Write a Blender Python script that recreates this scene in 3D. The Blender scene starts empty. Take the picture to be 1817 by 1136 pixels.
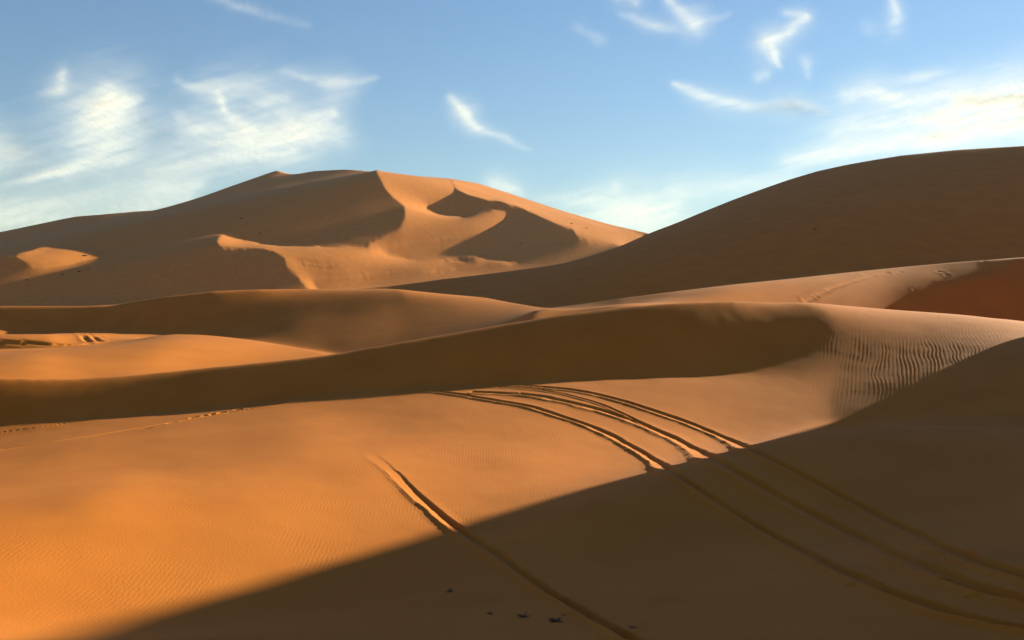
import numpy as np, math
F = 1950.0; CX, CY = 908.5, 568.0          # lens, in units of a 1817-wide frame
EL, DL = math.radians(14.0), math.radians(38.0)   # sun: height, and angle beyond square-right
TE = math.tan(EL); CD, SD = math.cos(DL), math.sin(DL)
def ip(px, xs, ys): return np.interp(px, xs, ys)
def curve(pts):                              # rows (px, py, distance), smooth in px
    a = np.array(pts, float); return a[:,0], a[:,1], a[:,2]
# crest of each rank of dunes, near to far: where it stands against what is behind it, and how far off it is
CREST = [curve([(-900,640,38.5),(-300,664,40.6),(0,672,42.3),(60,674,42.6),(140,673,43.2),(230,667,43.8),(300,660,44.3),(400,650,44.6),(500,640,44.9),(585,630,45.3),(700,609,46),(760,599,46.5),(850,583,47.3),(980,561,48.3),(1060,550,48.8),(1130,543,49),(1200,538,49.3),(1300,535,50.1),(1400,538,51.9),(1500,545,57),(1600,552,60),(1700,559,62),(1817,571,63),(2200,610,64),(3100,640,64)]),
 curve([(-900,640,80),(-300,625,82),(0,620,84),(60,618.5,85),(130,616.5,86),(200,611.5,88),(245,603.5,90),(275,597,91),(310,593,90),(360,594.5,88),(400,598,86),(450,604,83),(500,612,80),(545,621,77),(585,630,74),(620,640,72),(760,640,71),(1000,600,70),(1300,570,68),(1817,610,74),(3100,660,74)]),
 curve([(-900,560,119),(-300,548,122),(0,543,123),(60,543,123),(150,543,123),(200,541.5,123),(290,527,123.5),(380,517,124.5),(460,514,126),(560,513,130),(690,513,134),(740,517,133),(800,523,130),(860,528,125),(900,536,121),(970,547.5,112),(1030,540,106),(1100,530,103),(1200,517,103),(1300,505,106),(1400,495,111),(1500,484,117),(1600,474,121),(1700,465,121.5),(1817,457,120),(2200,450,138),(3100,480,150)]),
 curve([(-900,580,190),(-300,560,190),(0,552,190),(290,537,192),(460,525,194),(620,514,196),(690,508,196),(760,499,196),(900,482,202),(1000,468,210),(1050,455,218),(1100,437,226),(1160,411,236),(1200,396,240),(1250,375,244),(1300,355,246),(1350,336.5,247),(1400,319,247),(1450,304,246),(1500,293,245),(1550,284,243),(1600,276,240),(1700,266,234),(1817,259,228),(2200,256,220),(3100,420,215)]),
 curve([(-900,520,800),(-400,470,870),(0,412,872),(130,385,875),(240,375.5,880),(280,372.5,882),(350,352,886),(420,327,890),(475,308,893),(493,302,894),(508,308.5,895),(522,309.5,895),(560,303.5,880),(610,301,870),(669,304,862),(735,312,838),(800,317,800),(850,326,765),(900,342,750),(1000,375,725),(1080,398,710),(1150,414,700),(1300,460,690),(1817,545,680),(3100,560,680)])]
NR = 5
# where each rank comes out from behind the crest before it
EMERGE = [curve([(-900,780,38),(0,755,40),(150,743,40.4),(300,730,41),(450,717,41.4),(640,693,42),(800,684,42.4),(950,678,42.8),(1100,672,43.2),(1250,667,43.7),(1380,660,44.2)]),
 curve([(-900,0,52),(0,0,54),(300,0,58),(585,0,62),(800,0,62),(3100,0,66)]),
 curve([(-900,0,83),(0,0,85),(200,0,89),(275,0,92.5),(310,0,106),(400,0,111),(585,0,102),(690,0,94),(760,0,90),(860,0,86),(980,0,84),(1100,0,84),(1300,0,88),(1500,0,100),(1700,0,108),(1817,0,107),(3100,0,115)]),
 curve([(-900,0,176),(600,0,172),(690,0,172),(850,0,164),(970,0,150),(1400,0,140),(1817,0,139),(3100,0,150)]),
 curve([(-900,0,430),(0,0,452),(150,0,460),(300,0,488),(450,0,518),(560,0,522),(700,0,530),(900,0,545),(1050,0,570),(1150,0,640),(1300,0,660),(3100,0,660)])]
MORE = [(0,587,117),(75,588,117.5),(150,589,118),(230,589.5,118),(290,590.5,117)]   # foot of the dark slope behind the flat
def catmull(pts, closed=True, n=5):
    p = np.array(pts, float); N = len(p); out = []
    for i in range(N if closed else N-1):
        a,b,c,d = (p[(i+k-1) % N] if closed else p[min(max(i+k-1,0),N-1)] for k in range(4))
        for t in np.arange(n)/n:
            out.append(.5*((2*b)+(c-a)*t+(2*a-5*b+4*c-d)*t*t+(3*b-a-3*c+d)*t**3))
    if not closed: out.append(p[-1])
    return np.array(out)
SH = TE*1.12
M_LIT = [
 ([(671,296),(735,300),(797,305),(799,320),(806,335),(798,348),(781,357),(756,369),(768,374),(781,379),(811,385),(832,385),(852,379),(875,374),(897,375),(902,383),(885,397),(852,410),(801,422),(751,428),(701,437),(682,445),(670,446),(652,436),(681,418),(704,405),(714,394),(717,368),(711,360),(691,344),(677,323)], -.17),
 ([(803,305),(900,326),(1000,360),(1080,385),(1160,405),(1154,416),(1134,424),(1106,435),(1084,433),(1054,431),(1031,425),(1019,415),(1016,407),(1000,404),(967,389),(934,374),(892,361),(858,355),(832,347),(811,337)], -.22),
 ([(395,417),(417,424),(450,431),(484,435),(517,437),(567,438.5),(617,437),(641,438),(661,442),(681,449),(704,456),(731,461.5),(751,461.5),(785,459),(818,454),(845,451.5),(858,453),(878,461),(915,466.5),(898,470),(872,468.5),(858,469),(828,474),(781,481),(735,482),(684,484),(651,489),(604,492),(567,494),(557,498),(556,505),(564,513),(549,515),(531,495),(511,482),(505,474),(506,462),(494,452),(477,445),(450,442),(417,442),(393,439),(385,431),(388,422)], -.17),
 ([(-300,452),(0,453),(26,451),(50,446),(79,438),(100,436),(143,436),(165,436),(176,443),(184,454),(162,459),(129,467),(100,472),(80,474),(57,472),(43,467),(33,461),(21,457),(0,459),(-300,462)], -.17)]
M_DARK = [([(757,369),(770,363),(782,357),(800,347),(812,338),(832,348),(858,356),(892,362),(918,370),(906,377),(898,374),(875,373),(852,378),(832,384),(811,384),(781,378)], TE*1.25), ([(517,464),(551,469),(580,472),(611,470),(584,475),(557,473.5)], SH), ([(788,462),(818,457),(852,456),(842,461),(812,463.5)], SH)]
M_SOFT = [([(0,522),(100,501),(200,484),(300,455),(394,420),(389,430),(300,467),(200,495),(100,511),(0,532)], .222),([(-300,560),(0,527),(100,506),(250,471),(350,437),(392,428),(384,442),(440,450),(490,458),(500,480),(540,513),(200,546),(0,546),(-300,580)], TE*1.16),([(612,421),(630,412),(655,413),(672,420),(650,428),(625,428)], .2)]
M_UP = [(-300,440),(0,418),(240,384),(420,335),(500,316),(640,308),(655,360),(560,395),(400,408),(180,430),(50,440),(0,447),(-300,452)]
H_DARK = [(-300,676),(0,660),(140,660),(300,650),(585,620),(760,590),(980,550),(1130,530),(1300,525),(1400,530),(1452,541),(1476,560),(1484,590),(1470,620),(1430,645),(1380,660),(1250,667),(1100,672),(950,678),(800,684),(700,688),(640,693),(560,703),(450,717),(300,730),(150,743),(0,755),(-300,790)]
L_LIT = [(-300,600),(0,621),(60,619),(130,617),(200,612),(245,604),(275,597),(310,593),(360,594.5),(400,598),(450,604),(500,612),(545,621),(590,630),(620,640),(560,700),(-300,700)]
B_LIT = [(-300,570),(0,583),(30,593),(60,590),(100,588.5),(200,589),(300,590),(275,597),(220,604),(160,609),(100,611),(76,606),(0,604),(-300,606)]
STRIP = [(-300,606),(0,605.5),(76,607),(100,611),(160,609),(220,604),(275,597),(245,604),(200,612),(130,617),(60,619),(0,621),(-300,600)]
S_LIT = [(972,548),(1030,540),(1200,515),(1400,490),(1600,470),(1817,452),(1817,459),(1800,468),(1790,483),(1730,494),(1700,503),(1680,505),(1640,516),(1600,528),(1555,542),(1400,560),(1000,580),(940,565)]
PT0 = [(100,1000,-.15),(0,1100,-.15),(250,900,-.15),(500,900,-.11),(100,850,.02),(50,800,.1),(450,760,.085),(300,790,.08),(700,720,.11),(700,850,-.09),(600,800,-.01),(1000,820,-.06),(1000,740,.03),(1200,720,.06),(1200,790,-.03),(1400,700,.07),(1500,690,.2),(1560,640,.225),(1510,590,.225),(1600,576,.17),(1750,590,.15),(1750,640,.22),(1650,690,.235),(1640,655,.23),(1700,620,.18),(1620,610,.2),(1450,680,.14),(1750,725,.24),(1817,715,.25),(1700,745,.22),(1790,790,.22),(1600,760,.22),(1500,830,.12),(1300,900,.0),(900,1050,-.06),(300,1136,-.1),(1500,1000,.03),(1790,1050,.08),(1250,690,.08),(950,700,.09),(1817,575,.05),(2100,640,.05),(2300,900,.15)]
PT1L = [(100,655,-.2),(300,640,-.2),(450,620,-.18),(0,630,-.04),(150,625,-.06),(250,610,-.05),(560,628,-.18)]
PT1G = [(560,520,.3),(460,522,.3),(650,521,.28),(380,525,.3),(400,550,SH),(450,540,SH),(560,535,SH),(480,575,.27),(600,570,.23),(640,600,.15),(760,590,.14),(100,565,SH),(300,570,SH),(430,570,.3),(560,600,.2),(500,610,.22),(700,590,.16),(600,540,.27),(700,530,.26),(760,560,.15),(850,570,.13),(900,560,.09),(850,540,.1),(900,543,.06),(960,556,.02),(500,530,SH),(0,560,SH),(760,530,.23)]
PT1S = [(1000,548,-.2),(1300,520,-.22),(1500,510,-.22),(1650,490,-.15),(1780,470,.03),(1700,480,-.05)]
PT2 = [(1700,300,.28),(1300,400,.28),(1100,460,.28),(900,500,.3),(1100,500,.32),(1500,440,.32),(1800,420,.32),(1800,350,.3),(0,560,.27)]
# the picture's own raster of how each rank of dunes faces the sun: slope along the sun's bearing
RX0, RX1, RY0, RY1 = -300, 2117, 240, 1240
W_, H_ = RX1-RX0, RY1-RY0
def fill(poly, smooth=True):
    p = catmull(poly) if smooth else np.array(poly, float)
    m = np.zeros((H_, W_), bool)
    x, y = p[:,0]-RX0, p[:,1]-RY0
    x2, y2 = np.roll(x,-1), np.roll(y,-1)
    for r in range(max(0,int(y.min())), min(H_-1,int(y.max())+1)+1):
        c = r+.5; k = ((y<=c)&(y2>c))|((y2<=c)&(y>c))
        xs = np.sort(x[k]+(c-y[k])/(y2[k]-y[k])*(x2[k]-x[k]))
        for a,b in zip(xs[::2], xs[1::2]):
            m[r, max(0,int(math.ceil(a-.5))):max(0,int(math.ceil(b-.5)))] = True
    return m
def spread(pts, ky=2.0, p=3.0):
    a = np.array(pts, float); s = 8
    X, Y = np.meshgrid(np.arange(0,W_+s,s)+RX0, np.arange(0,H_+s,s)+RY0)
    n = 0; d = 0
    for x,y,g in a:
        w = 1/((X-x)**2+(ky*(Y-y))**2+400)**(p/2); n = n+w*g; d = d+w
    g = n/d
    yi, xi = np.arange(H_)/s, np.arange(W_)/s
    y0, x0 = yi.astype(int), xi.astype(int); fy, fx = (yi-y0)[:,None], (xi-x0)[None]
    g0 = g[y0]*(1-fy)+g[y0+1]*fy
    return (g0[:,x0]*(1-fx)+g0[:,x0+1]*fx).astype(np.float32)
def rasters():
    out = []
    g = spread(PT0); h = fill(H_DARK); ident = np.zeros(g.shape, np.int8)
    g[h] = TE*1.12; ident[h] = 1
    gb = g.copy()
    for r_ in (20, 20, 20):
        for ax in (0, 1):
            rr = r_ if ax else r_//2+2
            c = np.cumsum(np.concatenate([np.repeat(np.take(gb,[0],ax),rr+1,ax), gb, np.repeat(np.take(gb,[-1],ax),rr,ax)],ax),axis=ax,dtype=np.float64)
            nn_ = gb.shape[ax]; gb = ((np.take(c,np.arange(2*rr+1,2*rr+1+nn_),ax)-np.take(c,np.arange(nn_),ax))/(2*rr+1)).astype(np.float32)
    kx = np.clip((np.arange(W_)+RX0-1290)/110,0,1)[None]; g = g*(1-kx)+gb*kx
    wt = np.ones(g.shape, np.float32)
    cast = fill([(75,1136),(300,1077),(500,1022),(640,985),(800,937),(1000,880),(1150,843),(1300,800),(1450,757),(1560,730),(1817,720),(2500,720),(2500,1300),(-100,1300)], False)
    wt[cast] = .25
    m = fill([(1500,640),(1560,612),(1650,606),(1750,618),(1900,640),(2100,660),(2100,735),(1817,735),(1650,735),(1480,752)]); wt[m] = 3; g[m] = np.maximum(g[m], .222)
    m = fill([(1530,705),(1600,672),(1700,655),(1817,655),(2100,680),(2100,735),(1817,732),(1650,735),(1490,752)]); wt[m] = 3; g[m] = .252
    out.append((g, wt, ident))
    out.append((spread(PT1L), np.ones(g.shape, np.float32), np.zeros(g.shape, np.int8)))
    g = spread(PT1G); ident = np.zeros(g.shape, np.int8)
    s = fill(S_LIT); gs = spread(PT1S); wt2 = np.ones(g.shape, np.float32); wt2[s] = 3
    right = (np.arange(W_)+RX0)[None]+np.zeros((H_,1)) > 968
    g[right] = SH; ident[right] = 1
    g[s] = gs[s]; ident[s] = 2
    m = fill(B_LIT); g[m] = -.05; ident[m] = 3
    m = fill(STRIP); g[m] = SH; ident[m] = 4
    out.append((g, wt2, ident))
    g = spread(PT2); out.append((g, np.ones(g.shape, np.float32), np.zeros(g.shape, np.int8)))
    g = np.full((H_, W_), TE*1.005, np.float32); ident = np.zeros(g.shape, np.int8); wt = np.ones(g.shape, np.float32)
    m = fill(M_UP); g[m] = TE*.965; wt[m] = 4
    for k,(p,v) in enumerate(M_LIT): m = fill(p); g[m] = v; ident[m] = k+1; wt[m] = 3
    for k,(p,v) in enumerate(M_DARK): m = fill(p); g[m] = v; ident[m] = 9+k; wt[m] = 2 if k == 0 else 1
    for p,v in M_SOFT: m = fill(p) & (g > 0); g[m] = v
    out.append((g, wt, ident))
    return out
# grid: columns u = x/y, rows log(y)
def spaced(parts):
    v = []
    for a,b,n in parts: v.append(np.linspace(a,b,n,endpoint=False))
    return np.concatenate(v+[[parts[-1][1]]])
def axes(q=1):
    u = spaced([(-.85,-.48,56//q),(-.48,.48,640//q),(.48,1.05,72//q)])
    w = spaced([(math.log(5),math.log(10),24//q),(math.log(10),math.log(66),440//q),(math.log(66),math.log(180),328//q),(math.log(180),math.log(260),104//q),(math.log(260),math.log(340),24//q),(math.log(340),math.log(940),424//q),(math.log(940),math.log(1250),16//q)])
    return u, w
def solve(log=print):
    R = rasters()
    prev = None; adj = None
    for q, outer, its in ((8,18,500),(4,6,250),(2,3,140),(1,2,120)):
        u, w = axes(q); nu, nw = len(u), len(w)
        du = np.append(np.diff(u), u[-1]-u[-2])[None].astype(np.float32); dw = np.append(np.diff(w), w[-1]-w[-2])[:,None].astype(np.float32)
        U = u[None].astype(np.float32); Yv = np.exp(w); px = CX+F*u
        ce = [-(ip(px,c[0],c[1])-CY)/F for c in CREST]; cd = [ip(px,c[0],c[2]) for c in CREST]
        if adj is not None: cd = [c*np.exp(np.interp(u,adj[0],a)) for c,a in zip(cd,adj[1])]
        cd0 = cd; shift = [np.zeros(nu) for c in cd]
        lw = np.log(np.array(cd))                       # rank crest rows
        rank = (w[:,None,None] > lw.T[None]).sum(2)     # 0..4
        A = np.concatenate([[np.zeros(nu)], np.array(ce)])   # crest elevation before each rank
        if prev is None:
            e = np.zeros((nw,nu))
            for j in range(nu):
                xs = [w[0], lw[0,j]]; ys = [-.55, ce[0][j]]
                for k in range(1,NR):
                    v = math.log(ip(px[j],EMERGE[k][0],EMERGE[k][2])); 
                    v = min(max(v, lw[k-1,j]+.02), lw[k,j]-.01)
                    xs += [(lw[k-1,j]*.5+v*.5), v, lw[k,j]]; ys += [ce[k-1][j]-.012, ce[k-1][j], max(ce[k][j],ce[k-1][j]-.004)]
                xs.append(w[-1]); ys.append(ce[NR-1][j]-.06)
                e[:,j] = np.interp(w, xs, ys)
        else:
            pu, pw, pe = prev
            t = np.array([np.interp(u, pu, r) for r in pe])
            e = np.array([np.interp(w, pw, t[:,j]) for j in range(nu)]).T
        e = e.astype(np.float32)
        cells = du*dw; jj = np.arange(nu)
        for o in range(outer):
            cd = [c*np.exp(t) for c,t in zip(cd0,shift)]
            lw = np.log(np.array(cd))                       # rank crest rows
            rank = (w[:,None,None] > lw.T[None]).sum(2)     # 0..4
            A = np.concatenate([[np.zeros(nu)], np.array(ce)])   # crest elevation before each rank
            # fixed heights: crests and emergence lines
            fw = np.zeros((nw,nu), np.float32); ft = np.zeros((nw,nu), np.float32)
            cells = du*dw
            jj = np.arange(nu)
            def pin(d, t, wgt):
                x = np.interp(np.log(d), w, np.arange(nw)); i = x.astype(int); f = x-i
                for ii, ww in ((i,1-f),(np.minimum(i+1,nw-1),f)):
                    a = wgt*ww/ (dw[ii,0]); fw[ii,jj] += a; ft[ii,jj] += a*t
            mo = np.array(MORE); pin(ip(px,mo[:,0],mo[:,2]), -(ip(px,mo[:,0],mo[:,1])-CY)/F, 120.*((px>-50)&(px<295)))
            ve = [None]*NR
            lo_ = np.array([(-900,12.5),(0,12.5),(900,12.5),(1817,12),(3000,12)],float); pin(ip(px,lo_[:,0],lo_[:,1]), -(1136-CY)/F+0*px, 60.)
            mi_ = np.array([(-900,905,21),(0,905,21),(300,900,21),(900,905,20),(1200,835,24.5),(1330,793,27),(1450,757,29.5),(1600,757,30.5),(1817,757,31.5),(3000,757,33)],float); pin(ip(px,mi_[:,0],mi_[:,2]), -(ip(px,mi_[:,0],mi_[:,1])-CY)/F, 40.*np.clip((px-950)/300,0,1))
            ml_ = np.array([(-300,470,490),(0,468,498),(90,474,502),(200,455,540)],float); pin(ip(px,ml_[:,0],ml_[:,2]), -(ip(px,ml_[:,0],ml_[:,1])-CY)/F, 60.*((px>-200)&(px<200)))
            for k in range(NR):
                pin(cd[k], ce[k], 4000.)
                if k == 0:
                    p0 = EMERGE[0]; k_ = (px<=1380)*1.
                    pin(ip(px,p0[0],p0[2]), -(ip(px,p0[0],p0[1])-CY)/F, 120.*k_)
                else:
                    v = np.minimum(np.maximum(ip(px,EMERGE[k][0],EMERGE[k][2]), cd[k-1]*1.02), cd[k]*.99)
                    ve[k] = v
                    pin(v, np.minimum(ce[k-1], ce[k]+.004), 150. if k==NR-1 else 60.)
            ft = np.where(fw>0, ft/np.maximum(fw,1e-9), 0).astype(np.float32)
            fw *= cells
            pyv = CY-F*e
            ix = np.clip(np.rint(px-RX0).astype(int),0,W_-1)[None]+np.zeros((nw,1),int)
            iy = np.clip((pyv-RY0).astype(int),0,H_-1)
            gt = np.zeros((nw,nu),np.float32); gw = np.zeros((nw,nu),np.float32); idn = np.full((nw,nu),-1,np.int16)
            for k in range(NR):
                m = rank==k
                vis = m if k==0 else m & (e > A[k][None]-.0005) & (w[:,None] > np.log(ve[k])[None]-.004)
                g, wt, ident = R[k]
                gt = np.where(vis, g[iy,ix], gt); gw = np.where(vis, wt[iy,ix], gw); idn = np.where(vis, ident[iy,ix]+20*k, idn)
            hid = (idn < 0) & (rank>0)
            Ak = A[rank, jj[None]]
            Ak = np.where(rank==NR, Ak-.25*np.clip(w[:,None]-lw[NR-1][None],0,1), Ak)
            up = hid & (e > Ak-.003)
            t_ = np.where(up, 300*cells, 0); ft = np.where(up, (ft*fw+t_*(Ak-.005))/(fw+t_+1e-12), ft).astype(np.float32); fw = (fw+t_).astype(np.float32)
            for k in range(NR):                 # nothing in front of a crest may stand above it
                ov = (rank==k) & (e > ce[k][None]+.0001) & (w[:,None] > lw[k][None]-.25)
                t_ = np.where(ov, 500*cells, 0); ft = np.where(ov, (ft*fw+t_*(ce[k][None]-.0004))/(fw+t_+1e-12), ft).astype(np.float32); fw = (fw+t_).astype(np.float32)
            cr = np.maximum.accumulate(np.where(rank[None]==np.arange(NR)[:,None,None],1,0),0)
            # forward-difference slopes
            def slopes(e):
                eu = np.empty_like(e); eu[:,:-1] = (e[:,1:]-e[:,:-1])/du[:,:-1]; eu[:,-1] = eu[:,-2]*0
                ew = np.empty_like(e); ew[:-1] = (e[1:]-e[:-1])/dw[:-1]; ew[-1] = 0
                return eu, e+ew-U*eu
            def slopesT(gx, gy):
                a = gx-U*gy; r = gy.copy()
                t = a[:,:-1]/du[:,:-1]; r[:,1:] += t; r[:,:-1] -= t
                t = gy[:-1]/dw[:-1]; r[1:] += t; r[:-1] -= t
                return r
            # stiffness, loosened at creases
            LU, LW = .005, .024
            if o==0 and q==8: LU, LW = .02, .1
            su = np.full((nw,nu), LU**2, np.float32); sw = np.full((nw,nu), LW**2, np.float32)
            su[rank==4] *= .12; sw[rank==4] *= .12
            free = gw==0
            su[free] *= 4; sw[free] *= 4
            lo = gw==.25
            bu = (idn[:,1:]!=idn[:,:-1]); bw = (idn[1:]!=idn[:-1])
            sharp = ~((rank==0) & (px>1340)[None])
            su[:,:-1][bu & sharp[:,:-1]] *= .02; sw[:-1][bw & sharp[:-1]] *= .02
            ru = (rank[:,1:]!=rank[:,:-1]); rw = (rank[1:]!=rank[:-1])
            soft = np.where((px>1380),1.,.05)[None]
            su[:,:-1][ru] *= .05; sw[:-1][rw] *= (.05+0*U[:, :])[0][np.nonzero(rw)[1]]
            for k in range(NR):
                near = np.abs(w[:,None]-lw[k][None]) < (.022,.01,.012,.012,.012)[k]
                if k == 0: near &= (px < 1290)[None]
                su[near] *= .15; sw[near] *= .05
            su = su*cells/du**2; sw = sw*cells/dw**2
            ew0 = np.zeros_like(e); ew0[:-1] = (e[1:]-e[:-1])/dw[:-1]
            gwc = gw*cells*np.clip(ew0*8,.15,6)
            s0x, s0y = slopes(e); g0 = CD*s0x+SD*s0y
            shade = (gt > TE*1.002) & ((gw == 1) | (gw == 2))
            gwc = np.where(shade, gwc*np.where(g0>gt, np.where(rank==4,4.,.4), 4.), gwc)
            if q == 8 and o > 2:                # pull crests nearer where a shaded face is still too gentle
                for k in range(NR):
                    m = shade & (rank==k)
                    num = (m*np.clip(gt-g0,-.02,.1)*dw).sum(0)
                    ker = np.hanning(21); ker /= ker.sum()
                    num = np.convolve(np.pad(num,10,'edge'), ker, 'valid')
                    shift[k] = np.clip(shift[k]-num*(0,0,0,.3,0)[k], (0,0,-.06,-.08,-.08)[k], (0,0,.03,.03,.03)[k])
            # keep faces that show facing the camera
            def ewf(e):
                r = np.zeros_like(e); r[:-1] = (e[1:]-e[:-1])/dw[:-1]; return r
            k0 = ewf(e); need = (gw>0) & (k0 < .012) & (rank>0)
            need0 = (rank==0) & (k0 < .02)
            hw = np.where(need|need0, 2.0, 0).astype(np.float32)*cells; ht = np.where(rank==0,.02,.014).astype(np.float32)
            def ATA(e):
                gx, gy = slopes(e)
                s = gwc*(CD*gx+SD*gy)
                rx, ry = CD*s, SD*s
                for a, r in ((gx,rx),(gy,ry)):
                    t = su[:,:-2]*(a[:,1:-1]-a[:,:-2]); r[:,1:-1] += t; r[:,:-2] -= t
                    t = sw[:-2]*(a[1:-1]-a[:-2]); r[1:-1] += t; r[:-2] -= t
                z = slopesT(rx, ry) + fw*e
                t = hw*ewf(e); t = t[:-1]/dw[:-1]; z[1:] += t; z[:-1] -= t
                return z + 1e-4*cells*e
            b = gwc*gt; b = slopesT(CD*b, SD*b) + fw*ft + 1e-4*cells*e
            t = (hw*ht)[:-1]/dw[:-1]; b[1:] += t; b[:-1] -= t
            diag = fw + gwc*((CD-SD*U)**2/du**2+SD**2/dw**2) + su/du**2*4+sw/du**2*4+su/dw**2*4+sw/dw**2*4+hw/dw**2*2 + 1e-4*cells
            Minv = (1/diag).astype(np.float32)
            r = b-ATA(e); zz = Minv*r; p = zz.copy(); rz = float((r*zz).sum(dtype=np.float64))
            for it in range(its):
                Ap = ATA(p); al = rz/float((p*Ap).sum(dtype=np.float64)); e = e+np.float32(al)*p; r = r-np.float32(al)*Ap
                zz = Minv*r; n = float((r*zz).sum(dtype=np.float64)); p = zz+np.float32(n/rz)*p; rz = n
            e = e.astype(np.float32)
        gx, gy = slopes(e); res = (CD*gx+SD*gy-gt)*(gw>0)
        log(q, e.shape, 'rms', float(np.sqrt((res**2).sum()/(gw>0).sum())))
        prev = (u, w, e)
        adj = (u, [np.interp(u,adj[0],a)+t for a,t in zip(adj[1],shift)] if adj is not None else shift)
    for k in (2, 3, 4):                          # bring each crest line exactly to its own height
        lv = np.log(ve[k])[None]; lc = np.log(cd[k])[None]; W = w[:,None]
        zone = (W > lv+.02) & (W < lc+.06)
        top = np.where(zone, e, -9).max(0); vis_ = (ce[k] > np.max(ce[:k],0)+.0005)
        d = np.where(vis_, np.clip(ce[k]-top, -.012, .012), 0)
        ker = np.hanning(33); ker /= ker.sum(); d = np.convolve(np.pad(d,16,'edge'), ker, 'valid')
        ramp = np.where(W <= lc, np.clip((W-lv)/(lc-lv),0,1), 1-np.clip((W-lc)/.1,0,1))
        e = e+(d[None]*ramp).astype(np.float32)
    return u, w, e, rank, idn, gt, cd
# ---------------------------------------------------------------- scene
import bpy, random
from mathutils import Vector
S = bpy.context.scene; COL = S.collection
rng = np.random.default_rng(7)
def sstep(a, b, x): t = np.clip((x-a)/(b-a), 0, 1); return t*t*(3-2*t)
_perm = np.random.default_rng(3).random((256,256)).astype(np.float32)
def vnoise(x, y):                                # smooth value noise, -1..1
    xi, yi = np.floor(x).astype(np.int64), np.floor(y).astype(np.int64); fx, fy = x-xi, y-yi
    fx = fx*fx*fx*(fx*(fx*6-15)+10); fy = fy*fy*fy*(fy*(fy*6-15)+10)
    a, b = xi & 255, (xi+1) & 255; c, d = yi & 255, (yi+1) & 255
    return ((_perm[c,a]*(1-fx)+_perm[c,b]*fx)*(1-fy)+(_perm[d,a]*(1-fx)+_perm[d,b]*fx)*fy)*2-1
def fbm(x, y, n=3):
    s = 0; a = 1
    for k in range(n): s = s+a*vnoise(x*2**k+17*k, y*2**k+31*k); a *= .5
    return s/1.75
def tag(o, label, cat, group=None, kind=None):
    o['label'] = label; o['category'] = cat
    if group: o['group'] = group
    if kind: o['kind'] = kind
    return o
def mesh_from(name, co, faces, mat, normals=None, smooth=True):
    """co (n,3), faces (m,4) or (m,3)"""
    me = bpy.data.meshes.new(name); k = faces.shape[1]
    me.vertices.add(len(co)); me.vertices.foreach_set('co', np.ascontiguousarray(co, np.float32).ravel())
    me.loops.add(faces.size); me.loops.foreach_set('vertex_index', np.ascontiguousarray(faces, np.int32).ravel())
    me.polygons.add(len(faces)); me.polygons.foreach_set('loop_start', np.arange(0, faces.size, k, dtype=np.int32))
    me.polygons.foreach_set('use_smooth', np.full(len(faces), smooth))
    me.update(calc_edges=True); me.validate()
    if normals is not None: me.normals_split_custom_set_from_vertices(np.ascontiguousarray(normals, np.float32))
    if mat: me.materials.append(mat)
    o = bpy.data.objects.new(name, me); COL.objects.link(o)
    return o
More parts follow.
